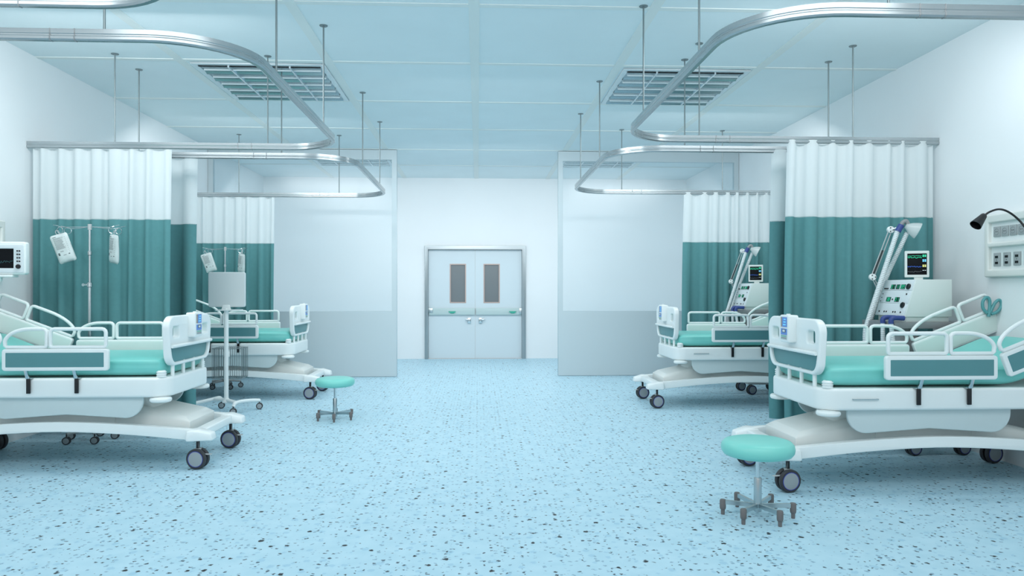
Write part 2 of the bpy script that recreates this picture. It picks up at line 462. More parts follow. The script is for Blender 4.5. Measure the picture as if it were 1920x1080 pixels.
# ------------------------------------------------------------------ casters (shared by beds, trolleys, stands)
def wheel_bm(R, w, gap):
    bm = bmesh.new()
    for s in (-1, 1):
        c = s * (gap / 2 + w / 2)
        add_lathe(bm, [(R * .72, c - w / 2), (R * .92, c - w / 2), (R, c - w * .28), (R, c + w * .28), (R * .92, c + w / 2), (R * .72, c + w / 2)], 28, (0, 0, R), 'Y')
    return bm
def caster(parent, x, y, R=.077, rz=0, top=.21, lever=True, lv=-1, ring=True):
    w, gap = R * .40, R * .22
    bm = bmesh.new()
    add_tube(bm, [(0, 0, R * 1.9), (0, 0, top)], R * .17, 10)
    f = finish('caster', bm, M['black'], parent, loc=(x, y, 0), rot=(0, 0, rz))
    finish('tyre', wheel_bm(R, w, gap), M['rubber'], f)
    bm = bmesh.new()
    for s in (-1, 1):
        c = s * (gap / 2 + w / 2 + w * .02)
        add_lathe(bm, [(R * .74, c - w * .5), (R * .74, c + w * .5), (R * .70, c + w * .53), (.001, c + w * .53)] if s > 0 else [(.001, c - w * .53), (R * .70, c - w * .53), (R * .74, c - w * .5), (R * .74, c + w * .5)], 28, (0, 0, R), 'Y')
    finish('hub', bm, M['hub'], f)
    if ring:
        bm = bmesh.new()
        for s in (-1, 1):
            c = s * (gap / 2 + w + .001)
            add_tube(bm, [(R * .75 * math.cos(2 * PI * i / 28), c, R + R * .75 * math.sin(2 * PI * i / 28)) for i in range(28)], R * .028, 6, True)
        finish('blue_ring', bm, M['bluering'], f)
    bm = bmesh.new(); add_hull(bm, [(-R * .3, sy * R * .12, R) for sy in (-1, 1)] + [(R * .3, sy * R * .12, R) for sy in (-1, 1)] + [(sx * R * .26, sy * R * .3, R * 2.0) for sx in (-1, 1) for sy in (-1, 1)] + [(sx * R * .3, sy * R * .2, R * 1.5) for sx in (-1, 1) for sy in (-1, 1)], R * .04)
    finish('fork', bm, M['fork'], f)
    if lever:
        bm = bmesh.new(); add_hull(bm, [(lv * R * .25, -R * .12, R * 1.35), (lv * R * .25, R * .12, R * 1.35), (lv * R * 1.45, -R * .2, R * 1.42), (lv * R * 1.45, R * .2, R * 1.42), (lv * R * .25, 0, R * 1.5), (lv * R * 1.4, 0, R * 1.5)], .002)
        finish('brake_lever', bm, M['fork'], f)
    return f

# ------------------------------------------------------------------ hospital bed  (x from the foot casters to the wall, y across)
def make_bed(label):
    t = empty('hospital_bed', label, 'bed', (0, 0, 0), 0, 'teal hospital beds in the bays')
    SE = 2.035
    # base frame: two arched beams, foot and head cross bars with end pads
    bm = bmesh.new()
    n = 16
    for s in (-1, 1):
        o = []
        for i in range(n + 1):
            x = .02 + (SE - .06) * i / n; u = (x - 1.05) / 1.0
            o.append((x, .288 - .072 * min(1, abs(u)) ** 1.7))
        for i in range(n, -1, -1):
            x = .02 + (SE - .06) * i / n; u = (x - 1.05) / 1.0
            o.append((x, .362 - .066 * min(1, abs(u)) ** 1.7))
        merge(bm, plate_mesh(o, [], .06, .006, 'XZ', (0, s * .362, 0)))
    for xc in (0, SE - .10):
        add_box(bm, xc - .035, xc + .055, -.36, .36, .222, .288, .012, 3)
        for s in (-1, 1):
            e = -1 if xc == 0 else 1
            add_hull(bm, [(xc - e * -.0 + a, s * b, z) for a, b, z in ((-.12 if e < 0 else -.06, .30, .215), (-.12 if e < 0 else -.06, .405, .215), (.07, .44, .215), (.07, .28, .215),
                                                                    (-.11 if e < 0 else -.05, .31, .27), (-.11 if e < 0 else -.05, .40, .27), (.065, .43, .292), (.065, .29, .292), (.0, .43, .298), (0, .29, .298))], .012, 3)
    finish('base_frame', bm, M['white'], t)
    # pedestals under the foot and head ends, and the tray between the beams
    bm = bmesh.new()
    add_box(bm, .66, SE - .70, -.27, .27, .305, .47, .004)
    for xa, d in ((.10, 1), (SE - .20, -1)):
        add_hull(bm, [(xa + d * p, q * y, z) for q in (-1, 1) for p, y, z in ((0, .26, .245), (.62, .26, .31), (0, .26, .335), (.05, .215, .372), (.60, .215, .495), (.62, .26, .45), (.62, .215, .495))], .005)
        add_hull(bm, [(xa + d * p, q * y, z) for q in (-1, 1) for p, y, z in ((.30, .17, .41), (.62, .19, .41), (.40, .16, .552), (.62, .19, .552))], .02, 3)
    finish('lift_column', bm, M['cream'], t)
    # skirts below the deck
    for s in (-1, 1):
        o = rrect(.395, 1.525, .388, .56, [.13, .13, .0, .0], 8)
        k = max(i for i, p in enumerate(o) if p[1] < .3885 and p[0] < .9)
        o.insert(k + 1, (.955, .418))
        plate('skirt_panel', o, .024, M['skirt'], t, (), .006, 'XZ', (0, s * .378, 0))
    # deck frame
    o = rrect(.19, SE, -.44, .44, [.13, .06, .06, .13], 8)
    finish('deck_frame', plate_mesh(o, [], .148, .022, 'XY', (0, 0, .621), 4), M['white'], t)
    # mattress: sections swept along a line that bends up at the backrest
    bm = bmesh.new(); ang = math.radians(22); path = []
    for i in range(15): path.append((.255 + (1.44 - .255) * i / 14, .697, 0))
    for i in range(1, 9):
        a = ang * i / 8; R = .5
        path.append((1.44 + R * math.sin(a), .697 + R * (1 - math.cos(a)), a))
    x0, z0, a0 = path[-1]
    for i in range(1, 7): path.append((x0 + .064 * i * math.cos(ang), z0 + .064 * i * math.sin(ang), ang))
    sec = []
    hw, th = .415, .148
    for i in range(40):
        a = 2 * PI * i / 40; c, s = math.cos(a), math.sin(a)
        px = math.copysign(abs(c) ** .28, c) * hw; pz = math.copysign(abs(s) ** .62, s) * th / 2 + th / 2
        px -= math.copysign(.010 * math.exp(-((pz - th * .62) / .010) ** 2), px) if abs(c) > .5 else 0
        sec.append((px, pz))
    rings = []
    for i, (x, z, a) in enumerate(path):
        d = min(i, len(path) - 1 - i)
        e = {0: .72, 1: .96}.get(d, 1.0); wv = {0: .93, 1: .992}.get(d, 1.0)
        xx = x + ((.0 if i == 0 else -.055) if i < 2 else 0)
        rings.append([bm.verts.new((xx - math.sin(a) * (th / 2 + (pz - th / 2) * e), px * wv, z + math.cos(a) * (th / 2 + (pz - th / 2) * e))) for px, pz in sec])
    for A, B in zip(rings, rings[1:]):
        for j in range(40): bm.faces.new((A[j], A[(j + 1) % 40], B[(j + 1) % 40], B[j]))
    bm.faces.new(rings[0][::-1]); bm.faces.new(rings[-1])
    finish('mattress', bm, M['matt'], t, ang=60)
    # footboard
    def fo(z0, z1, h, r, n=6): return rrect(-h, h, z0, z1, r, n)
    out = [(.385, .785)]
    prof = rrect(-.40, .40, .772, 1.15, [.09, .09, .10, .10], 8)
    prof = [(x * (1 + .10 * (z - .785) / .365), z) for x, z in prof]
    hl = [rrect(-.355, -.235, .985, 1.07, [.02, .02, .02, .02], 4), rrect(.235, .355, .985, 1.07, [.02] * 4, 4), [(x * (1 + .05 * (z - .83) / .07), z) for x, z in rrect(-.362, .362, .797, .915, [.065, .06, .006, .006], 6)]]
    fb = finish('footboard', plate_mesh(prof, hl, .055, .013, 'YZ', (.215, 0, 0), 4), M['white'], t)
    plate('teal_inset', [(x * 1.03, z) for x, z in rrect(-.368, .368, .790, .922, [.06, .06, .006, .006], 6)], .018, M['teal'], fb, (), .002, 'YZ', (.218, 0, 0))
    tube('ledge', [(.178, -.395, .922), (.172, -.37, .922), (.172, .37, .922), (.178, .395, .922)], .0135, M['white'], fb, 10)
    # control unit on the footboard
    cb = finish('control_unit', plate_mesh(rrect(-.075, .075, .972, 1.168, .014, 3), [], .075, .010, 'YZ', (.168, 0, 0), 3), M['white'], fb)
    F = .1298
    def strip(name, y0, y1, z0, z1, m, d=.0):
        return box(name, (F - .0015 - d, F, min(y0, y1), max(y0, y1), z0, z1), m, t if False else fb)
    bm = bmesh.new(); add_box(bm, F - .002, F + .002, -.05, .028, 1.082, 1.152); finish('upper_display', bm, M['lcd'], fb, False)
    bm = bmesh.new(); add_box(bm, F - .0022, F + .002, .028, .05, 1.082, 1.152); finish('key_strip', bm, M['lcdtan'], fb, False)
    bm = bmesh.new()
    for k in range(3): add_box(bm, F - .0028, F - .001, -.035 + .0, .012 - .006 * k, 1.094 + .019 * k, 1.103 + .019 * k)
    finish('display_symbols', bm, M['ledc'], fb, False)
    bm = bmesh.new(); add_box(bm, F - .002, F + .002, -.05, .05, 1.026, 1.070); finish('lower_display', bm, M['lcd'], fb, False)
    bm = bmesh.new(); add_box(bm, F - .0032, F, -.032, .026, 1.043, 1.066); finish('readout_frame', bm, M['ink'], fb, False)
    bm = bmesh.new(); add_box(bm, F - .0042, F, -.022, .016, 1.047, 1.062); finish('readout_window', bm, M['hose'], fb, False)
    bm = bmesh.new(); add_box(bm, F - .002, F + .002, -.05, .05, .992, 1.026); finish('keypad', bm, M['lcdpale'], fb, False)
    bm = bmesh.new()
    for k in range(5): add_box(bm, F - .003, F, -.042 + .018 * k, -.030 + .018 * k, 1.012, 1.020)
    finish('green_keys', bm, M['green'], fb, False)
    bm = bmesh.new()
    for k in range(5): add_box(bm, F - .003, F, -.042 + .018 * k, -.030 + .018 * k, .999, 1.006)
    finish('grey_keys', bm, M['grey'], fb, False)
    box('unit_knob', (.150, .175, -.012, .012, 1.166, 1.176), M['white'], fb, .004)
    for y in (-.30, -.10, .10, .30):
        tube('footboard_post', [(.215, y, .692), (.215, y, .80)], .0145, M['white'], t, 10)
    # bumpers at the corners
    for x, y in ((.262, -.385), (.262, .385), (SE - .05, -.39), (SE - .05, .39)):
        pf = [(.001, .69)]
        for k in range(3): pf += [(.031, .692 + .016 * k), (.036, .696 + .016 * k), (.036, .703 + .016 * k), (.031, .706 + .016 * k)]
        lathe('ribbed_socket', pf + [(.026, .744), (.001, .744)], M['white'], t, 20, (x, y, 0))
        if x < 1: lathe('bumper_disc', [(.001, .508), (.07, .510), (.078, .520), (.078, .532), (.07, .542), (.04, .548)], M['white'], t, 24, (x + .005, y, 0))
    # side rails
    def rail(name, s, x0, segs, cx, cz, a, zt, L, Hp, flip):
        """segs: list of (xa, xb, curved) loops above a panel; 2D coords (x, z) turned by a about (cx, cz)"""
        ca, sa = math.cos(a), math.sin(a)
        def T(x, z, y): return (cx + x * ca - z * sa, s * y, cz + x * sa + z * ca)
        Y = .492
        pm = plate_mesh(rrect(0, L, -Hp, 0, .022, 4), [], .036, .009, 'XZ', (0, 0, 0), 3)
        bmesh.ops.transform(pm, matrix=Matrix.Translation((cx, s * Y, cz)) @ Matrix.Rotation(-a, 4, 'Y'), verts=pm.verts)
        p = finish(name, pm, M['white'], t)
        q = plate_mesh(rrect(.03, L - .03, -Hp + .027, -.027, .003, 2), [], .006, .001, 'XZ')
        bmesh.ops.transform(q, matrix=Matrix.Translation((cx, s * (Y + .0165), cz)) @ Matrix.Rotation(-a, 4, 'Y'), verts=q.verts)
        finish('teal_insert', q, M['teal'], p)
        q = plate_mesh(rrect(.012, L - .012, -Hp + .012, -.012, .012, 3), [], .008, .003, 'XZ')
        bmesh.ops.transform(q, matrix=Matrix.Translation((cx, s * (Y - .0155), cz)) @ Matrix.Rotation(-a, 4, 'Y'), verts=q.verts)
        bmi = finish('inner_face', q, M['mint'], p)
        for xa, xb, cv in segs:
            r = .0135; zb, zh = .012, .145; pts = []
            def corner(px, pz, a0, rr=.028):
                return [(px + rr * math.cos(math.radians(a0 + 30 * k)), pz + rr * math.sin(math.radians(a0 + 30 * k))) for k in range(4)]
            R = .028
            xa2, xb2 = xa + r, xb - r
            pts += corner(xa2 + .016, zb + .016, 180, .016) if cv != 'L' else [(xa2 + .004, zb + .012), (xa2 + .016, zb)]
            pts += corner(xb2 - .016, zb + .016, 270, .016) if cv != 'R' else [(xb2 - .016, zb), (xb2 - .004, zb + .012)]
            if cv == 'R':
                ex, ez = (xb2 - xa2) * .62, zh - zb - .03
                pts += [(xb2 - ex + ex * math.cos(math.radians(7 + 83 * k / 9)), zb + .03 + ez * math.sin(math.radians(7 + 83 * k / 9))) for k in range(10)]
            else: pts += corner(xb2 - R, zh - R, 0)
            if cv == 'L':
                ex, ez = (xb2 - xa2) * .62, zh - zb - .03
                pts += [(xa2 + ex - ex * math.cos(math.radians(90 - 83 * k / 9)), zb + .03 + ez * math.sin(math.radians(90 - 83 * k / 9))) for k in range(10)]
            else: pts += corner(xa2 + R, zh - R, 90)
            bmt = bmesh.new(); add_sweep(bmt, [T(x, z, Y) for x, z in pts], circ(r, 10), True, up=(0, 1, 0))
            finish('grab_loop', bmt, M['white'], p)
        return p
    for s in (-1, 1):
        rail('side_rail', s, 0, [(.01, .432, ''), (.432, .757, 'R')], .592, .917, 0, 0, .757, .16, False)
        rail('head_rail', s, 0, [(0, .446, 'L'), (.446, .722, '')], 1.372, .925, math.radians(21), 0, .722, .165, False)
        for xx in (.845, 1.19):
            bm = bmesh.new(); add_box(bm, xx - .014, xx + .014, s * .455 - .006, s * .455 + .006, .585, .70, .003); finish('rail_clip', bm, M['black'], t)
            bm = bmesh.new(); add_hull(bm, [(xx + a, s * b, z) for a in (-.012, .012) for b, z in ((.447, .695), (.47, .695), (.477, .76), (.495, .76))], .002)
            add_box(bm, xx - .022, xx + .022, s * .44 - .02, s * .44 + .02, .694, .701)
            finish('rail_bracket', bm, M['chrome'], t)
    # slim pull bar on the right-hand side of the deck
    bm = bmesh.new(); add_tube(bm, [(.40, -.452, .625), (.575, -.452, .625)], .004, 8)
    for x in (.405, .57): add_tube(bm, [(x, -.437, .625), (x, -.453, .625)], .004, 8)
    finish('pull_bar', bm, M['steel'], t)
    # casters
    for x, y, z in ((0, -.365, 1), (0, .365, 1), (SE - .10, -.365, 1), (SE - .10, .365, 1)):
        caster(t, x, y, .077, math.radians(9), .222, x == 0)
    return t
M['skirt'] = mat('skirt_grey_white', (.60, .70, .71), .4)

bed = make_bed('near right hospital bed behind the front stool, raised backrest, butterfly grip on rail')
bed.location = (2.07, 5.16, 0)
def bed_at(x, y, rz, label, flip=False):
    c = copy_tree(bed); c.location = (x, y, 0); c.rotation_euler = (0, 0, rz); c['label'] = label
    if flip:
        for ch in c.children:
            if ch.name.startswith('caster'): ch.rotation_euler = (0, 0, -math.radians(9))
    return c
bed_at(2.04, 8.61, 0, 'far right hospital bed in front of the right glass partition')
bed_at(-2.11, 5.985, PI, 'near left hospital bed at the left edge, beside the wall monitor', True)
bed_at(-2.065, 9.485, PI, 'far left hospital bed behind the rolling monitor stand', True)

# butterfly grip on the head rail of the nearest right bed (a part of that bed)
bm = bmesh.new()
for s in (-1, 1):
    ctl = [(s * .004, 0, .0), (s * .010, 0, .045), (s * .020, 0, .09), (s * .038, 0, .115), (s * .058, 0, .106), (s * .066, 0, .07), (s * .050, 0, .022), (s * .014, 0, -.006)]
    add_tube(bm, smoothpath(ctl, 5), .0125, 8)
add_tube(bm, [(0, 0, -.03), (0, 0, .012)], .014, 8)
g = finish('butterfly_grip', bm, M['tealgrip'], bed, loc=(1.985, .455, 1.165), rot=(0, math.radians(14), math.radians(-18)))
g['label'] = 'teal butterfly shaped grip'

# ------------------------------------------------------------------ ventilator
SEG = {'0': 'abcdef', '1': 'bc', '2': 'abged', '3': 'abgcd', '4': 'fgbc', '5': 'afgcd', '6': 'afgedc', '7': 'abc', '8': 'abcdefg', '9': 'abcdfg'}
def make_vent(label):
    t = empty('ventilator', label, 'ventilator', (3.6, 5.95, 0), 0, 'ventilators on trolleys beside the right beds')
    ox, oy = 3.6, 5.95
    def V(x, y, z): return (x - ox, y - oy, z)
    Y0, Y1 = 5.735, 6.185
    XB, XT, XR = 3.44, 3.535, 3.83
    Z0, Z1 = 1.13, 1.432
    hull('cabinet', [V(x, y, z) for y in (Y0, Y1) for x, z in ((XB, Z0), (XT, Z1), (XR, Z1), (XR, Z0))], M['vent'], t, .004)
    box('plinth', (XB + .02 - ox, XR - .015 - ox, Y0 + .02 - oy, Y1 - .02 - oy, 1.088, Z0 + .002), M['vent'], t, .003)
    # sloped control face: u runs from the far side (left) to the near side (right), v up
    up = Vector((XT - XB, 0, Z1 - Z0)); Ls = up.length; up.normalize(); right = Vector((0, -1, 0)); nrm = right.cross(up); nrm = -nrm if nrm.x > 0 else nrm
    O = Vector(V(XB, Y1, Z0)); Wd = Y1 - Y0
    MT = Matrix(((right.x, up.x, nrm.x, O.x), (right.y, up.y, nrm.y, O.y), (right.z, up.z, nrm.z, O.z), (0, 0, 0, 1)))
    def face(name, build, m, parent):
        bm = bmesh.new(); build(bm); bmesh.ops.transform(bm, matrix=MT, verts=bm.verts); return finish(name, bm, m, parent)
    def control(bm):
        for va, vb in ((.01, .345), (.35, .70), (.705, .99)): add_box(bm, .012, Wd - .012, va * Ls, vb * Ls, -.002, .006, .0015)
    face('control_face', control, M['ventp'], t)
    def knob(u, v, r, d): return lambda bm: add_lathe(bm, [(r * 1.0, .004), (r, .004 + d * .8), (r * .85, .004 + d), (.001, .004 + d)], 18, (u * Wd, v * Ls, 0))
    for u, v in ((.86, .80), (.85, .30)): face('dial', knob(u, v, .024, .016), M['black'], t)
    for u, v in ((.86, .60), (.46, .45), (.14, .11), (.31, .11), (.38, .11), (.60, .11), (.67, .11), (.84, .11), (.10, .75), (.15, .75), (.20, .75), (.09, .60), (.085, .50), (.08, .40)):
        face('button', knob(u, v, .0075 if v not in (.60, .50, .40) or u > .5 else .0045, .006), M['black'], t)
    for u, v, tx in ((.36, .80, '01'), (.52, .80, '11'), (.68, .80, '89'), (.33, .45, '38'), (.61, .45, '01')):
        w, h = (.062, .04) if tx != '11' else (.046, .04); cx, cy = u * Wd, v * Ls
        d = face('display', lambda bm: add_box(bm, cx - w / 2, cx + w / 2, cy - h / 2, cy + h / 2, .003, .009, .001), M['screen'], t)
        def digits(bm):
            for k, ch in enumerate(tx):
                dx = cx + (k - .5) * w * .44; a, b, q = w * .15, h * .34, .0032
                for sname in SEG[ch]:
                    e = {'a': (-a, a, b, b), 'g': (-a, a, 0, 0), 'd': (-a, a, -b, -b), 'f': (-a, -a, 0, b), 'b': (a, a, 0, b), 'e': (-a, -a, -b, 0), 'c': (a, a, -b, 0)}[sname]
                    add_box(bm, dx + e[0] - q / 2, dx + e[1] + q / 2, cy + e[2] - q / 2, cy + e[3] + q / 2, .0085, .0098)
        face('digits', digits, M['ledg'], d)
    # monitor on the cabinet
    mon = plate_mesh(rrect(-.09, .09, 0, .22, .006, 3), [], .035, .004, 'XZ')
    MM = Matrix.Translation(V(3.65, 5.92, 1.452)) @ Matrix.Rotation(math.radians(-24), 4, 'Z')
    def mput(name, bmx, m, par):
        bmesh.ops.transform(bmx, matrix=MM, verts=bmx.verts); return finish(name, bmx, m, par)
    mo = mput('monitor', mon, M['vent'], t)
    b2 = bmesh.new(); add_box(b2, -.072, .072, -.0195, -.015, .022, .198, .001); sc = mput('screen', b2, M['screen'], mo)
    def line(zc, amp, seed, x0=-.069, x1=.034):
        rr = random.Random(seed); return [(x0 + (x1 - x0) * i / 26, -.0202, zc + amp * rr.uniform(-1, 1)) for i in range(27)]
    for name, mm, zc, am, th in (('green_trace', M['ledg'], .165, .006, .0022), ('green_band', M['ledg'], .178, .003, .0014), ('blue_trace', M['ledb'], .088, .006, .0016), ('grey_trace', M['grey'], .048, .005, .0010)):
        b2 = bmesh.new(); add_tube(b2, line(zc, am, zc), th, 4); mput(name, b2, mm, mo)
    for mm, za, zb, nm in ((M['ledg'], .168, .188, 'green_reading'), (M['ledc'], .128, .15, 'blue_reading'), (M['ledy'], .085, .105, 'yellow_reading'), (M['hose'], .055, .06, 'white_reading')):
        b2 = bmesh.new()
        for k in range(2): add_box(b2,   .040 + .015 * k, .051 + .015 * k, -.0205, -.0195, za, zb)
        mput(nm, b2, mm, mo)
    b2 = bmesh.new(); add_box(b2, -.02, .045, -.012, .012, -.024, .004, .002); mput('monitor_neck', b2, M['vent'], t)
    # trolley: shelf, column, base, casters
    box('shelf', (3.345 - ox, 3.95 - ox, 5.725 - oy, 6.22 - oy, 1.035, 1.088), M['grey'], t, .004)
    box('column', (3.475 - ox, 3.625 - ox, 5.86 - oy, 6.02 - oy, .14, 1.04), M['fork'], t, .006)
    bm = bmesh.new()
    for y in (5.795, 6.175): add_box(bm, 3.49 - ox, 4.00 - ox, y - .03 - oy, y + .03 - oy, .13, .17, .008)
    add_box(bm, 3.49 - ox, 3.68 - ox, 5.80 - oy, 6.17 - oy, .132, .168, .006); finish('base', bm, M['fork'], t)
    for x in (3.545, 3.955):
        for y in (5.795, 6.175): caster(t, x - ox, y - oy, .062, math.radians(9), .14, False)
    # two corrugated hoses on the articulated arm, elbows and the mask
    def hosebm(pts, r=.021):
        P = []
        Q = smoothpath(pts, 4); tot = [0]
        for a, b in zip(Q, Q[1:]): tot.append(tot[-1] + (b - a).length)
        step = .0075; n = int(tot[-1] / step); j = 0
        for i in range(n + 1):
            d = i * step
            while j < len(tot) - 2 and tot[j + 1] < d: j += 1
            f = (d - tot[j]) / max(1e-6, tot[j + 1] - tot[j]); P.append(Q[j].lerp(Q[j + 1], min(1, f)))
        bm = bmesh.new(); add_tube(bm, P, 1, 10, False, [r * (1.0 if i % 2 else .84) for i in range(len(P))]); return bm
    finish('hose', hosebm([V(3.33, 6.13, .80), V(3.325, 6.13, .98), V(3.355, 6.13, 1.10), V(3.46, 6.11, 1.45), V(3.555, 6.08, 1.78), V(3.58, 6.07, 1.865)], .022), M['hose'], t)
    finish('hose', hosebm([V(3.415, 6.25, .80), V(3.40, 6.25, .98), V(3.445, 6.25, 1.10), V(3.553, 6.21, 1.45), V(3.635, 6.11, 1.74), V(3.66, 6.07, 1.84)], .020), M['hose'], t)
    for y, k in ((5.845, 0), (5.725, .03)):
        finish('hose', hosebm([V(3.318, y, 1.10), V(3.318 + k * .3, y, .98), V(3.322 + k, y, .84), V(3.325 + k * 1.6, y, .70)], .0185), M['hose'], t)
        bm = bmesh.new(); add_tube(bm, smoothpath([V(3.318, y, 1.075), V(3.320, y, 1.108), V(3.345, y - .004, 1.122), V(3.42, y - .006, 1.120)], 5), .020, 12); finish('elbow', bm, M['blue'], t)
    bm = bmesh.new(); add_tube(bm, [V(3.575, 6.07, 1.845), V(3.605, 6.065, 1.90)], .026, 12); finish('elbow', bm, M['blue'], t)
    bm = bmesh.new(); add_tube(bm, smoothpath([V(3.60, 6.065, 1.89), V(3.615, 6.06, 1.922), V(3.64, 6.055, 1.934), V(3.655, 6.05, 1.905)], 5), .017, 10); finish('swivel_tube', bm, M['grey'], t)
    # soft mask: an open cup
    bm = bmesh.new(); add_lathe(bm, [(.020, .0), (.024, .012), (.045, .04), (.062, .075), (.072, .105), (.069, .107), (.058, .077), (.040, .042), (.019, .014)], 18)
    for v in bm.verts: v.co.x *= .82
    bmesh.ops.transform(bm, matrix=Matrix.Translation(V(3.632, 6.05, 1.893)) @ Vector((.80, -.30, -.42)).to_track_quat('Z', 'Y').to_matrix().to_4x4(), verts=bm.verts)
    finish('face_mask', bm, M['mask'], t)
    # arm
    J1, J2, J0 = V(3.405, 6.16, 1.458), V(3.548, 6.13, 1.865), V(3.47, 6.165, 1.34)
    def rods(a, b, d, m, nm, r=.0045):
        for s in (-1, 1):
            tube(nm, [(a[0] + s * d, a[1], a[2] - s * d * .4), (b[0] + s * d, b[1], b[2] - s * d * .4)], r, m, t, 8)
    rods(J1, J2, .012, M['fork'], 'arm_rod'); rods(J0, J1, .012, M['fork'], 'arm_rod')
    tube('gas_spring', [(J1[0] + .004, J1[1] - .012, J1[2] + .03), (J1[0] + .08, J1[1] - .02, J1[2] + .23)], .006, M['black'], t, 8)
    for J in (J1, J2):
        jb = bmesh.new(); add_lathe(jb, [(.026, -.014), (.03, -.010), (.03, .010), (.026, .014)], 12, J, 'Y'); jo = finish('arm_joint', jb, M['white'], t)
        jb = bmesh.new()
        for a in range(3): add_lathe(jb, [(.005, -.018), (.005, -.012)], 8, (J[0] + .018 * math.cos(a * 2.1), J[1], J[2] + .018 * math.sin(a * 2.1)), 'Y')
        finish('bolt', jb, M['black'], jo)
    tube('mask_holder', [(J2[0], J2[1] - .012, J2[2]), (J2[0] + .05, J2[1] - .03, J2[2] + .02)], .006, M['white'], t, 8)
    return t
vent = make_vent('white ventilator on a trolley beside the near right bed, mask on arm')
v2 = copy_tree(vent); v2.location = (3.57, 9.40, 0); v2['label'] = 'white ventilator on a trolley beside the far right bed, partly behind curtain'

# ------------------------------------------------------------------ drip stands and bags
def make_iv(label):
    t = empty('drip_stand', label, 'drip stand', (-3.465, 6.70, 0), 0, 'chrome drip stands beside the left beds')
    tube('lower_pole', [(0, 0, .10), (0, 0, 1.40)], .0145, M['chrome'], t, 14)
    tube('upper_pole', [(0, 0, 1.30), (0, 0, 1.90)], .0105, M['chrome'], t, 14)
    tube('pole_cap', [(0, 0, 1.885), (0, 0, 1.935)], .0165, M['fork'], t, 12)
    bm = bmesh.new(); add_lathe(bm, [(.018, 1.37), (.023, 1.375), (.023, 1.41), (.018, 1.415)], 14); add_box(bm, -.055, -.02, -.008, .008, 1.384, 1.402, .003); add_lathe(bm, [(.014, -.006), (.014, .006)], 10, (-.055, 0, 1.393), 'Y')
    finish('clamp', bm, M['chrome'], t)
    lathe('collar', [(.013, 1.655), (.0175, 1.66), (.0175, 1.69), (.013, 1.695)], M['chrome'], t, 14)
    for s in (-1, 1):
        for d in (-1, 1):
            pts = [(s * .008, d * .008, 1.91), (s * .16, d * .035, 1.90 - .004 * d), (s * .225, d * .05, 1.905)]
            for k in range(1, 13):
                a = math.radians(-90 + 30 * k) ; pts.append((s * (.225 + .028 * math.cos(a)), d * .05 + d * .002 * k, 1.905 - .028 - .028 * math.sin(a) + .028 - .028))
            pts += [(s * .25, d * .055, 1.915), (s * .285, d * .06, 1.922)]
            tube('hook_arm', smoothpath(pts, 3), .0028, M['chrome'], t, 6)
    bm = bmesh.new(); add_lathe(bm, [(.03, .085), (.045, .09), (.045, .12), (.02, .14)], 16)
    finish('base_hub', bm, M['fork'], t)
    for k in range(5):
        a = 2 * PI * k / 5 + .35
        tube('base_leg', [(.03 * math.cos(a), .03 * math.sin(a), .105), (.2 * math.cos(a), .2 * math.sin(a), .09)], .014, M['fork'], t, 10)
        caster(t, .2 * math.cos(a), .2 * math.sin(a), .034, math.radians(9), .09, False, ring=False)
    return t
iv = make_iv('chrome drip stand with hooked arms behind the near left bed')
iv2 = copy_tree(iv); iv2.location = (-3.46, 10.19, 0); iv2['label'] = 'chrome drip stand behind the far left bed and the rolling monitor'

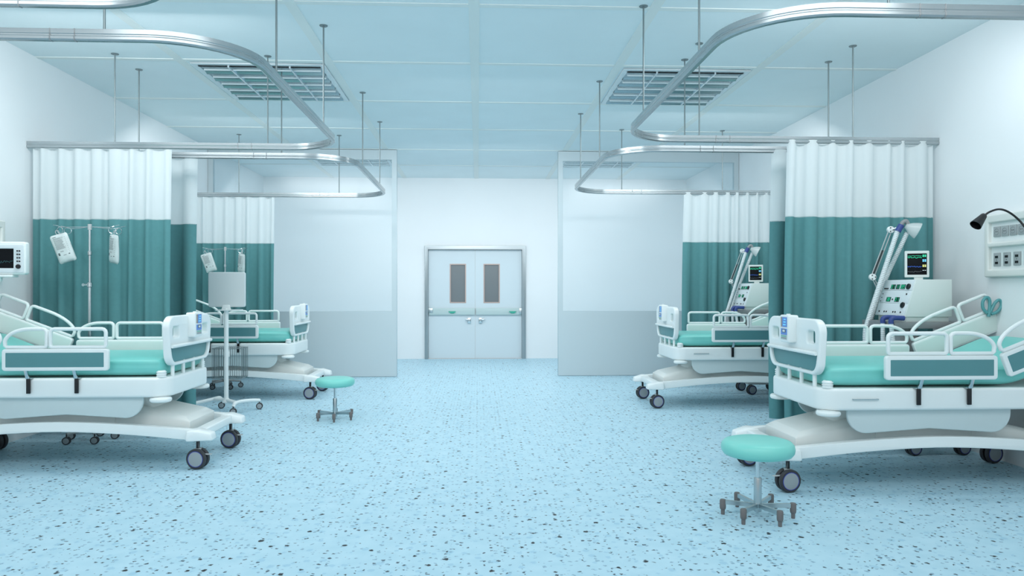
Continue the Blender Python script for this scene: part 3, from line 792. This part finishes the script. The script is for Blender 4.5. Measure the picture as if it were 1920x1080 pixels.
def make_bag(label):
    """pouch hanging from its origin; face towards -Y"""
    t = empty('drip_bag', label, 'drip bag', (0, 0, 0), 0, 'clear drip bags hung on the stands')
    w, h = .142, .258; NX, NZ = 14, 22; bm = bmesh.new(); sides = []
    def th(u, v):
        e = (1 - abs(2 * u - 1) ** 3.2) * (1 - abs(2 * v - 1) ** 5)
        return .020 * max(0, e) ** .6 * (1.25 - .5 * v)
    for s in (-1, 1):
        g = []
        for j in range(NZ + 1):
            v = j / NZ; row = []
            for i in range(NX + 1):
                u = i / NX; cut = 1 - .13 * max(0, (abs(v - .5) * 2 - .86) / .14) ** 2
                row.append(bm.verts.new(((u - .5) * w * cut, s * (th(u, v) + .0012), -.035 - h + v * h)))
            g.append(row)
        sides.append(g)
        for j in range(NZ):
            for i in range(NX): bm.faces.new((g[j][i], g[j][i + 1], g[j + 1][i + 1], g[j + 1][i]))
    bmesh.ops.remove_doubles(bm, verts=bm.verts, dist=.0026)
    p = finish('pouch', bm, M['bag'], t, ang=80)
    tube('hanger_ring', [(.014 * math.cos(a), 0, -.018 + .020 * math.sin(a)) for a in [2 * PI * k / 14 for k in range(14)]], .0028, M['fork'], t, 6, True)
    # printed label: heading, rows of small print, code block, volume scale
    rr = random.Random(3)
    def pr(name, rects, parent):
        bm = bmesh.new()
        for x0, x1, v0, v1 in rects:
            n = max(1, int((x1 - x0) / .012))
            for k in range(n):
                a, b = x0 + (x1 - x0) * k / n, x0 + (x1 - x0) * (k + 1) / n
                zz = lambda v: -.035 - h + v * h
                f = lambda x, v: -(th(x / w + .5, v) + .0022)
                bm.faces.new([bm.verts.new((x, f(x, v), zz(v))) for x, v in ((a, v0), (b, v0), (b, v1), (a, v1))])
        me = bpy.data.meshes.new('tmp'); bm.to_mesh(me); bm.free(); n0 = len(parent.data.polygons)
        b2 = bmesh.new(); b2.from_mesh(parent.data); b2.from_mesh(me); b2.to_mesh(parent.data); b2.free(); bpy.data.meshes.remove(me)
        if len(parent.data.materials) < 2: parent.data.materials.append(M['ink'])
        for f in parent.data.polygons[n0:]: f.material_index = 1
    R = [(-.052, -.022, .905, .925)]
    for k in range(3): R.append((-.05, .028 - .02 * (k % 2), .868 - .018 * k, .874 - .018 * k))
    for k in range(13): R.append((-.05, rr.uniform(.012, .03), .795 - .026 * k, .803 - .026 * k))
    for k in range(2): R.append((-.028, .0, .40 - .02 * k, .406 - .02 * k))
    R += [(-.05, -.036, .27, .36), (-.012, .012, .25, .262), (.03, .042, .25, .285)]
    pr('small_print', R, p)
    pr('volume_scale', [(.040, .048, .86 - .065 * k, .867 - .065 * k) for k in range(9)], p)
    return t
bag = make_bag('tilted drip bag on the left arm of the near left drip stand')
bag.location = (-3.465 - .253, 6.635, 1.872); bag.rotation_euler = (0, math.radians(-19), math.radians(14))
def bag_at(loc, rot, label):
    c = copy_tree(bag); c.location = loc; c.rotation_euler = rot; c['label'] = label
bag_at((-3.465 + .245, 6.635, 1.872), (math.radians(4), math.radians(8), math.radians(-36)), 'drip bag turned nearly edge-on, right arm of near left drip stand')
bag_at((-3.46 - .253, 10.125, 1.872), (0, math.radians(-19), math.radians(14)), 'tilted drip bag on the left arm of the far left drip stand')
bag_at((-3.46 + .245, 10.125, 1.872), (math.radians(4), math.radians(8), math.radians(-36)), 'drip bag turned nearly edge-on, right arm of far left drip stand')

# ------------------------------------------------------------------ rolling monitor stand
t = empty('monitor_stand', 'white rolling stand with flat screen seen from behind and a wire basket', 'monitor stand', (-2.80, 8.28, 0))
tube('pole', [(0, 0, .10), (0, 0, 1.14)], .0245, M['white'], t, 16)
finish('monitor', plate_mesh(rrect(-.202, .202, 1.155, 1.545, .022, 5), [], .04, .008, 'XZ', (0, .03, 0), 3), M['monback'], t)
box('screen', (-.185, .185, .049, .0515, 1.175, 1.528), M['screen'], t)
hull('monitor_mount', [(-.05, -.02, 1.125), (.05, -.02, 1.125), (-.05, .02, 1.125), (.05, .02, 1.125), (-.035, -.012, 1.18), (.035, -.012, 1.18), (-.035, .012, 1.18), (.035, .012, 1.18)], M['white'], t, .005)
box('shelf', (-.10, .165, -.06, .07, 1.115, 1.128), M['white'], t, .004)
# wire basket clamped to the pole
bk = bmesh.new(); B0, B1, BY0, BY1 = -.165, .155, .03, .26
for z, r in ((.355, .004), (.69, .0055)):
    add_tube(bk, [(B0, BY0, z), (B1, BY0, z), (B1, BY1, z), (B0, BY1, z)], r, 6, True)
for k in range(14):
    x = B0 + (B1 - B0) * k / 13
    for y in (BY0, BY1): add_tube(bk, [(x, y, .355), (x, y, .69)], .0025, 5)
    add_tube(bk, [(x, BY0, .355), (x, BY1, .355)], .002, 5)
for k in range(1, 8):
    y = BY0 + (BY1 - BY0) * k / 8
    for x in (B0, B1): add_tube(bk, [(x, y, .355), (x, y, .69)], .0025, 5)
finish('wire_basket', bk, M['rod'], t)
box('basket_clamp', (-.03, .03, .0, .035, .60, .66), M['white'], t, .004)
# base: cross beam and two curved side legs
bm = bmesh.new()
A, B, C2, D = Vector((-.11, .17)), Vector((-.36, -.06)), Vector((.165, -.27)), Vector((.335, .10))
m1, m2 = Vector((-.19, .13)), Vector((.19, -.2))
add_tube(bm, smoothpath([(-.17, .11, .112), (0, 0, .118), (.17, -.17, .112)], 6), .022, 10); finish('base_beam', bm, M['white'], t)
lathe('base_hub', [(.04, .09), (.045, .10), (.03, .135), (.026, .145)], M['white'], t, 16)
for P in ([(A.x, A.y, .10), (A.x - .02, A.y - .02, .125), (-.19, .09, .115), (-.29, .0, .098), (B.x, B.y, .085)], [(C2.x, C2.y, .085), (C2.x + .01, C2.y + .03, .12), (.21, -.14, .125), (.28, .0, .115), (D.x, D.y, .10)]):
    tube('base_leg', smoothpath(P, 6), .019, M['white'], t, 10)
for p in (A, B, C2, D): caster(t, p.x, p.y, .036, math.radians(9), .10, False, ring=False)

# ------------------------------------------------------------------ stools
def make_stool(label):
    t = empty('stool', label, 'stool', (0, 0, 0), 0, 'round turquoise stools')
    pf = [(.001, .362), (.17, .362), (.195, .370), (.208, .388), (.212, .41), (.207, .432), (.192, .448), (.165, .456), (.09, .460), (.001, .461)]
    lathe('seat', pf, M['seat'], t, 48, ang=60)
    lathe('seat_plate', [(.05, .350), (.06, .354), (.06, .364), (.02, .364)], M['black'], t, 20)
    tube('piston', [(0, 0, .20), (0, 0, .355)], .0115, M['chrome'], t, 14)
    lathe('column', [(.022, .03), (.023, .035), (.023, .225), (.021, .23), (.012, .23)], M['steel'], t, 20)
    for k in range(6):
        a = math.radians(60 * k); c, s = math.cos(a), math.sin(a)
        bm = bmesh.new(); add_sweep(bm, [(.02 * c, .02 * s, .066), (.19 * c, .19 * s, .075)], [(-.010, -.012), (.010, -.012), (.010, .012), (-.010, .012)], up=(0, 0, 1)); leg = finish('leg', bm, M['steel'], t, False)
        lathe('rubber_foot', [(.011, .0), (.012, .028), (.017, .034), (.0185, .045), (.0185, .083), (.015, .09), (.001, .091)], M['foot'], leg, 16, (.2 * c, .2 * s, 0))
    return t
st = make_stool('round turquoise stool in the right foreground beside the near right bed')
st.location = (1.665, 4.28, 0); st.rotation_euler = (0, 0, math.radians(-14))
s2 = copy_tree(st); s2.location = (-1.487, 7.69, 0); s2.rotation_euler = (0, 0, math.radians(38)); s2.scale = (.955, .955, .95)
s2['label'] = 'round turquoise stool left of the aisle, near the far left bed'

# ------------------------------------------------------------------ bed head service panels
def head_panel(x, y, rz, label):
    t = empty('bed_head_panel', label, 'wall panel', (x, y, 1.45), rz, 'white service panels on the walls behind the beds')
    Lh = .55
    box('back_plate', (-Lh + .01, Lh - .01, .0, .022, .01, .485), M['white'], t, .003)
    bm = plate_mesh(rrect(-Lh, Lh, 0, .495, .012, 3), [rrect(-Lh + .046, Lh - .046, .058, .237, .006, 2), rrect(-Lh + .046, Lh - .046, .273, .432, .006, 2)], .052, .011, 'XZ', (0, .026, 0), 3)
    finish('moulded_frame', bm, M['cream'], t)
    for k in range(6):
        for sg in ((1,) if k > 9 else (1,)):
            cx = (Lh - .115 - .088 * k); s = box('power_socket', (cx - .037, cx + .037, .02, .031, .318, .398), M['socket'], t, .002)
            bm = bmesh.new(); add_tube(bm, [(cx + .024 * math.cos(a), .0315, .358 + .024 * math.sin(a)) for a in [2 * PI * j / 16 for j in range(16)]], .0016, 5, True)
            finish('socket_ring', bm, M['grey'], s)
            bm = bmesh.new()
            for d in (-.008, .008): add_lathe(bm, [(.0035, .030), (.0035, .0325)], 8, (cx + d, 0, .358), 'Y')
            finish('socket_holes', bm, M['black'], s)
    for k in range(5):
        cx = (Lh - .115 - .108 * k); s = box('port_plate', (cx - .036, cx + .036, .02, .031, .085, .19), M['socket'], t, .002)
        bm = bmesh.new()
        for z in (.155, .108): add_box(bm, cx - .016, cx + .016, .030, .0335, z - .006, z + .012)
        add_lathe(bm, [(.003, .030), (.003, .033)], 8, (cx, 0, .134), 'Y')
        finish('port_openings', bm, M['black'], s)
    return t
head_panel(W, 5.16, PI / 2, 'white service panel with socket rows on the right wall')
head_panel(-W, 5.965, -PI / 2, 'white service panel at the left edge above the wall monitor')

# ------------------------------------------------------------------ reading lamp on the right panel
t = empty('reading_lamp', 'black gooseneck reading lamp arching out from the right wall panel', 'lamp', (W - .05, 4.98, 1.56))
ox, oy, oz = W - .05, 4.98, 1.56
def G(x, y, z): return (x - ox, y - oy, z - oz)
tube('gooseneck', smoothpath([G(W - .045, 4.98, 1.575), G(4.055, 5.01, 1.66), G(3.985, 5.10, 1.765), G(3.93, 5.14, 1.86), G(3.86, 5.15, 1.917), G(3.79, 5.15, 1.935), G(3.72, 5.15, 1.915), G(3.672, 5.15, 1.882)], 8), .0075, M['black'], t, 10)
lathe('lamp_mount', [(.03, -.025), (.034, -.02), (.034, .02), (.02, .026)], M['black'], t, 16, (0, 0, 0))
bm = bmesh.new(); add_lathe(bm, [(.001, -.008), (.018, -.006), (.023, .004), (.025, .02), (.041, .105), (.039, .106), (.022, .02), (.001, .012)], 24)
dv = Vector((3.586 - 3.678, -.02, 1.795 - 1.885)).normalized()
bmesh.ops.transform(bm, matrix=Matrix.Translation(G(3.678, 5.15, 1.888)) @ dv.to_track_quat('Z', 'Y').to_matrix().to_4x4(), verts=bm.verts)
finish('lamp_head', bm, M['black'], t)

# ------------------------------------------------------------------ wall monitor at the left edge
t = empty('patient_monitor', 'white patient monitor with black screen on a bracket, left wall', 'monitor', (-3.80, 6.02, 1.47), math.radians(7))
finish('housing', plate_mesh(rrect(-.19, .19, 0, .262, .02, 4), [], .07, .012, 'XZ', (0, 0, 0), 3), M['white'], t)
finish('front_bezel', plate_mesh(rrect(-.175, .178, .014, .238, .012, 4), [rrect(-.165, .105, .05, .206, .003, 2)], .01, .003, 'XZ', (0, -.037, 0)), M['ventp'], t)
box('screen', (-.167, .107, -.0372, -.033, .048, .208), M['screen'], t)
rr = random.Random(5)
tube('trace', [(-.16 + .26 * i / 40, -.0376, .09 + .02 * rr.random()) for i in range(41)], .0008, M['tealgrip'], t, 4)
for k in range(4):
    for x in (.134, .150): lathe('button', [(.0058, -.048), (.0058, -.041)], M['black'], t, 12, (x, 0, .188 - .0275 * k), 'Y')
lathe('dial', [(.016, -.055), (.018, -.05), (.018, -.041)], M['black'], t, 18, (.141, 0, .064), 'Y')
bm = bmesh.new(); add_box(bm, -.10, .10, -.05, .06, -.022, -.002, .006); add_box(bm, -.34, .0, -.015, .02, -.05, -.022, .006); add_lathe(bm, [(.02, -.06), (.024, -.05), (.024, -.02)], 14, (-.02, -.01, 0))
finish('bracket', bm, M['white'], t)

# ------------------------------------------------------------------ light
wd = bpy.data.worlds.new('ward_world'); bpy.context.scene.world = wd; wd.use_nodes = True
bg = wd.node_tree.nodes['Background']; bg.inputs['Color'].default_value = (.95, .985, 1.0, 1); bg.inputs['Strength'].default_value = .5
def area(name, loc, rot, sx, sy, power, col=(.985, .992, 1.0)):
    l = bpy.data.lights.new(name, 'AREA'); l.shape = 'RECTANGLE'; l.size = sx; l.size_y = sy; l.energy = power * LK; l.color = col
    o = bpy.data.objects.new(name, l); COL.objects.link(o); o.location = loc; o.rotation_euler = rot; return o
# rot x=90deg points the light along +Y
R = math.radians; LK = .49
area('fill_behind_camera', (0, -1.2, 2.2), (R(80), 0, 0), 7.5, 2.2, 70)
area('aisle_light_near', (0, 2.4, 3.0), (R(42), 0, 0), 5.0, 1.0, 95)
area('aisle_light_mid', (0, 6.4, 3.0), (R(26), 0, 0), 2.2, 1.6, 60)
area('aisle_light_far', (0, 9.8, 3.0), (R(26), 0, 0), 2.2, 1.6, 75)
for x in (-2.7, 2.7):
    yo = .5 if x < 0 else 0
    area('bay_light_near', (x * 1.02, 5.0 + yo, 3.33), (R(29), 0, 0), 1.8, .35, 43 if x > 0 else 60)
    area('bay_light_far', (x, 8.4 + yo, 3.33), (R(25), 0, 0), 1.8, .35, 50)
    area('bay_light_front', (x, 1.9 + yo, 2.75), (R(44), 0, 0), 1.6, .8, 18 if x > 0 else 34)
area('back_room_light', (0, 12.0, 3.0), (R(30), 0, 0), 7.4, .8, 112)

# ------------------------------------------------------------------ camera
cam = bpy.data.cameras.new('camera'); co = bpy.data.objects.new('camera', cam); COL.objects.link(co)
cam.sensor_width = 36; cam.lens = 36 * 1370 / 1920; cam.shift_y = 3 / 1920; cam.clip_start = .05
co.location = (0, 0, 1.35); co.rotation_euler = (PI / 2, 0, -math.atan((960 - 896) / 1370))
sc = bpy.context.scene; sc.camera = co
sc.view_settings.view_transform = 'Standard'; sc.view_settings.look = 'None'; sc.view_settings.exposure = 0; sc.view_settings.gamma = 1
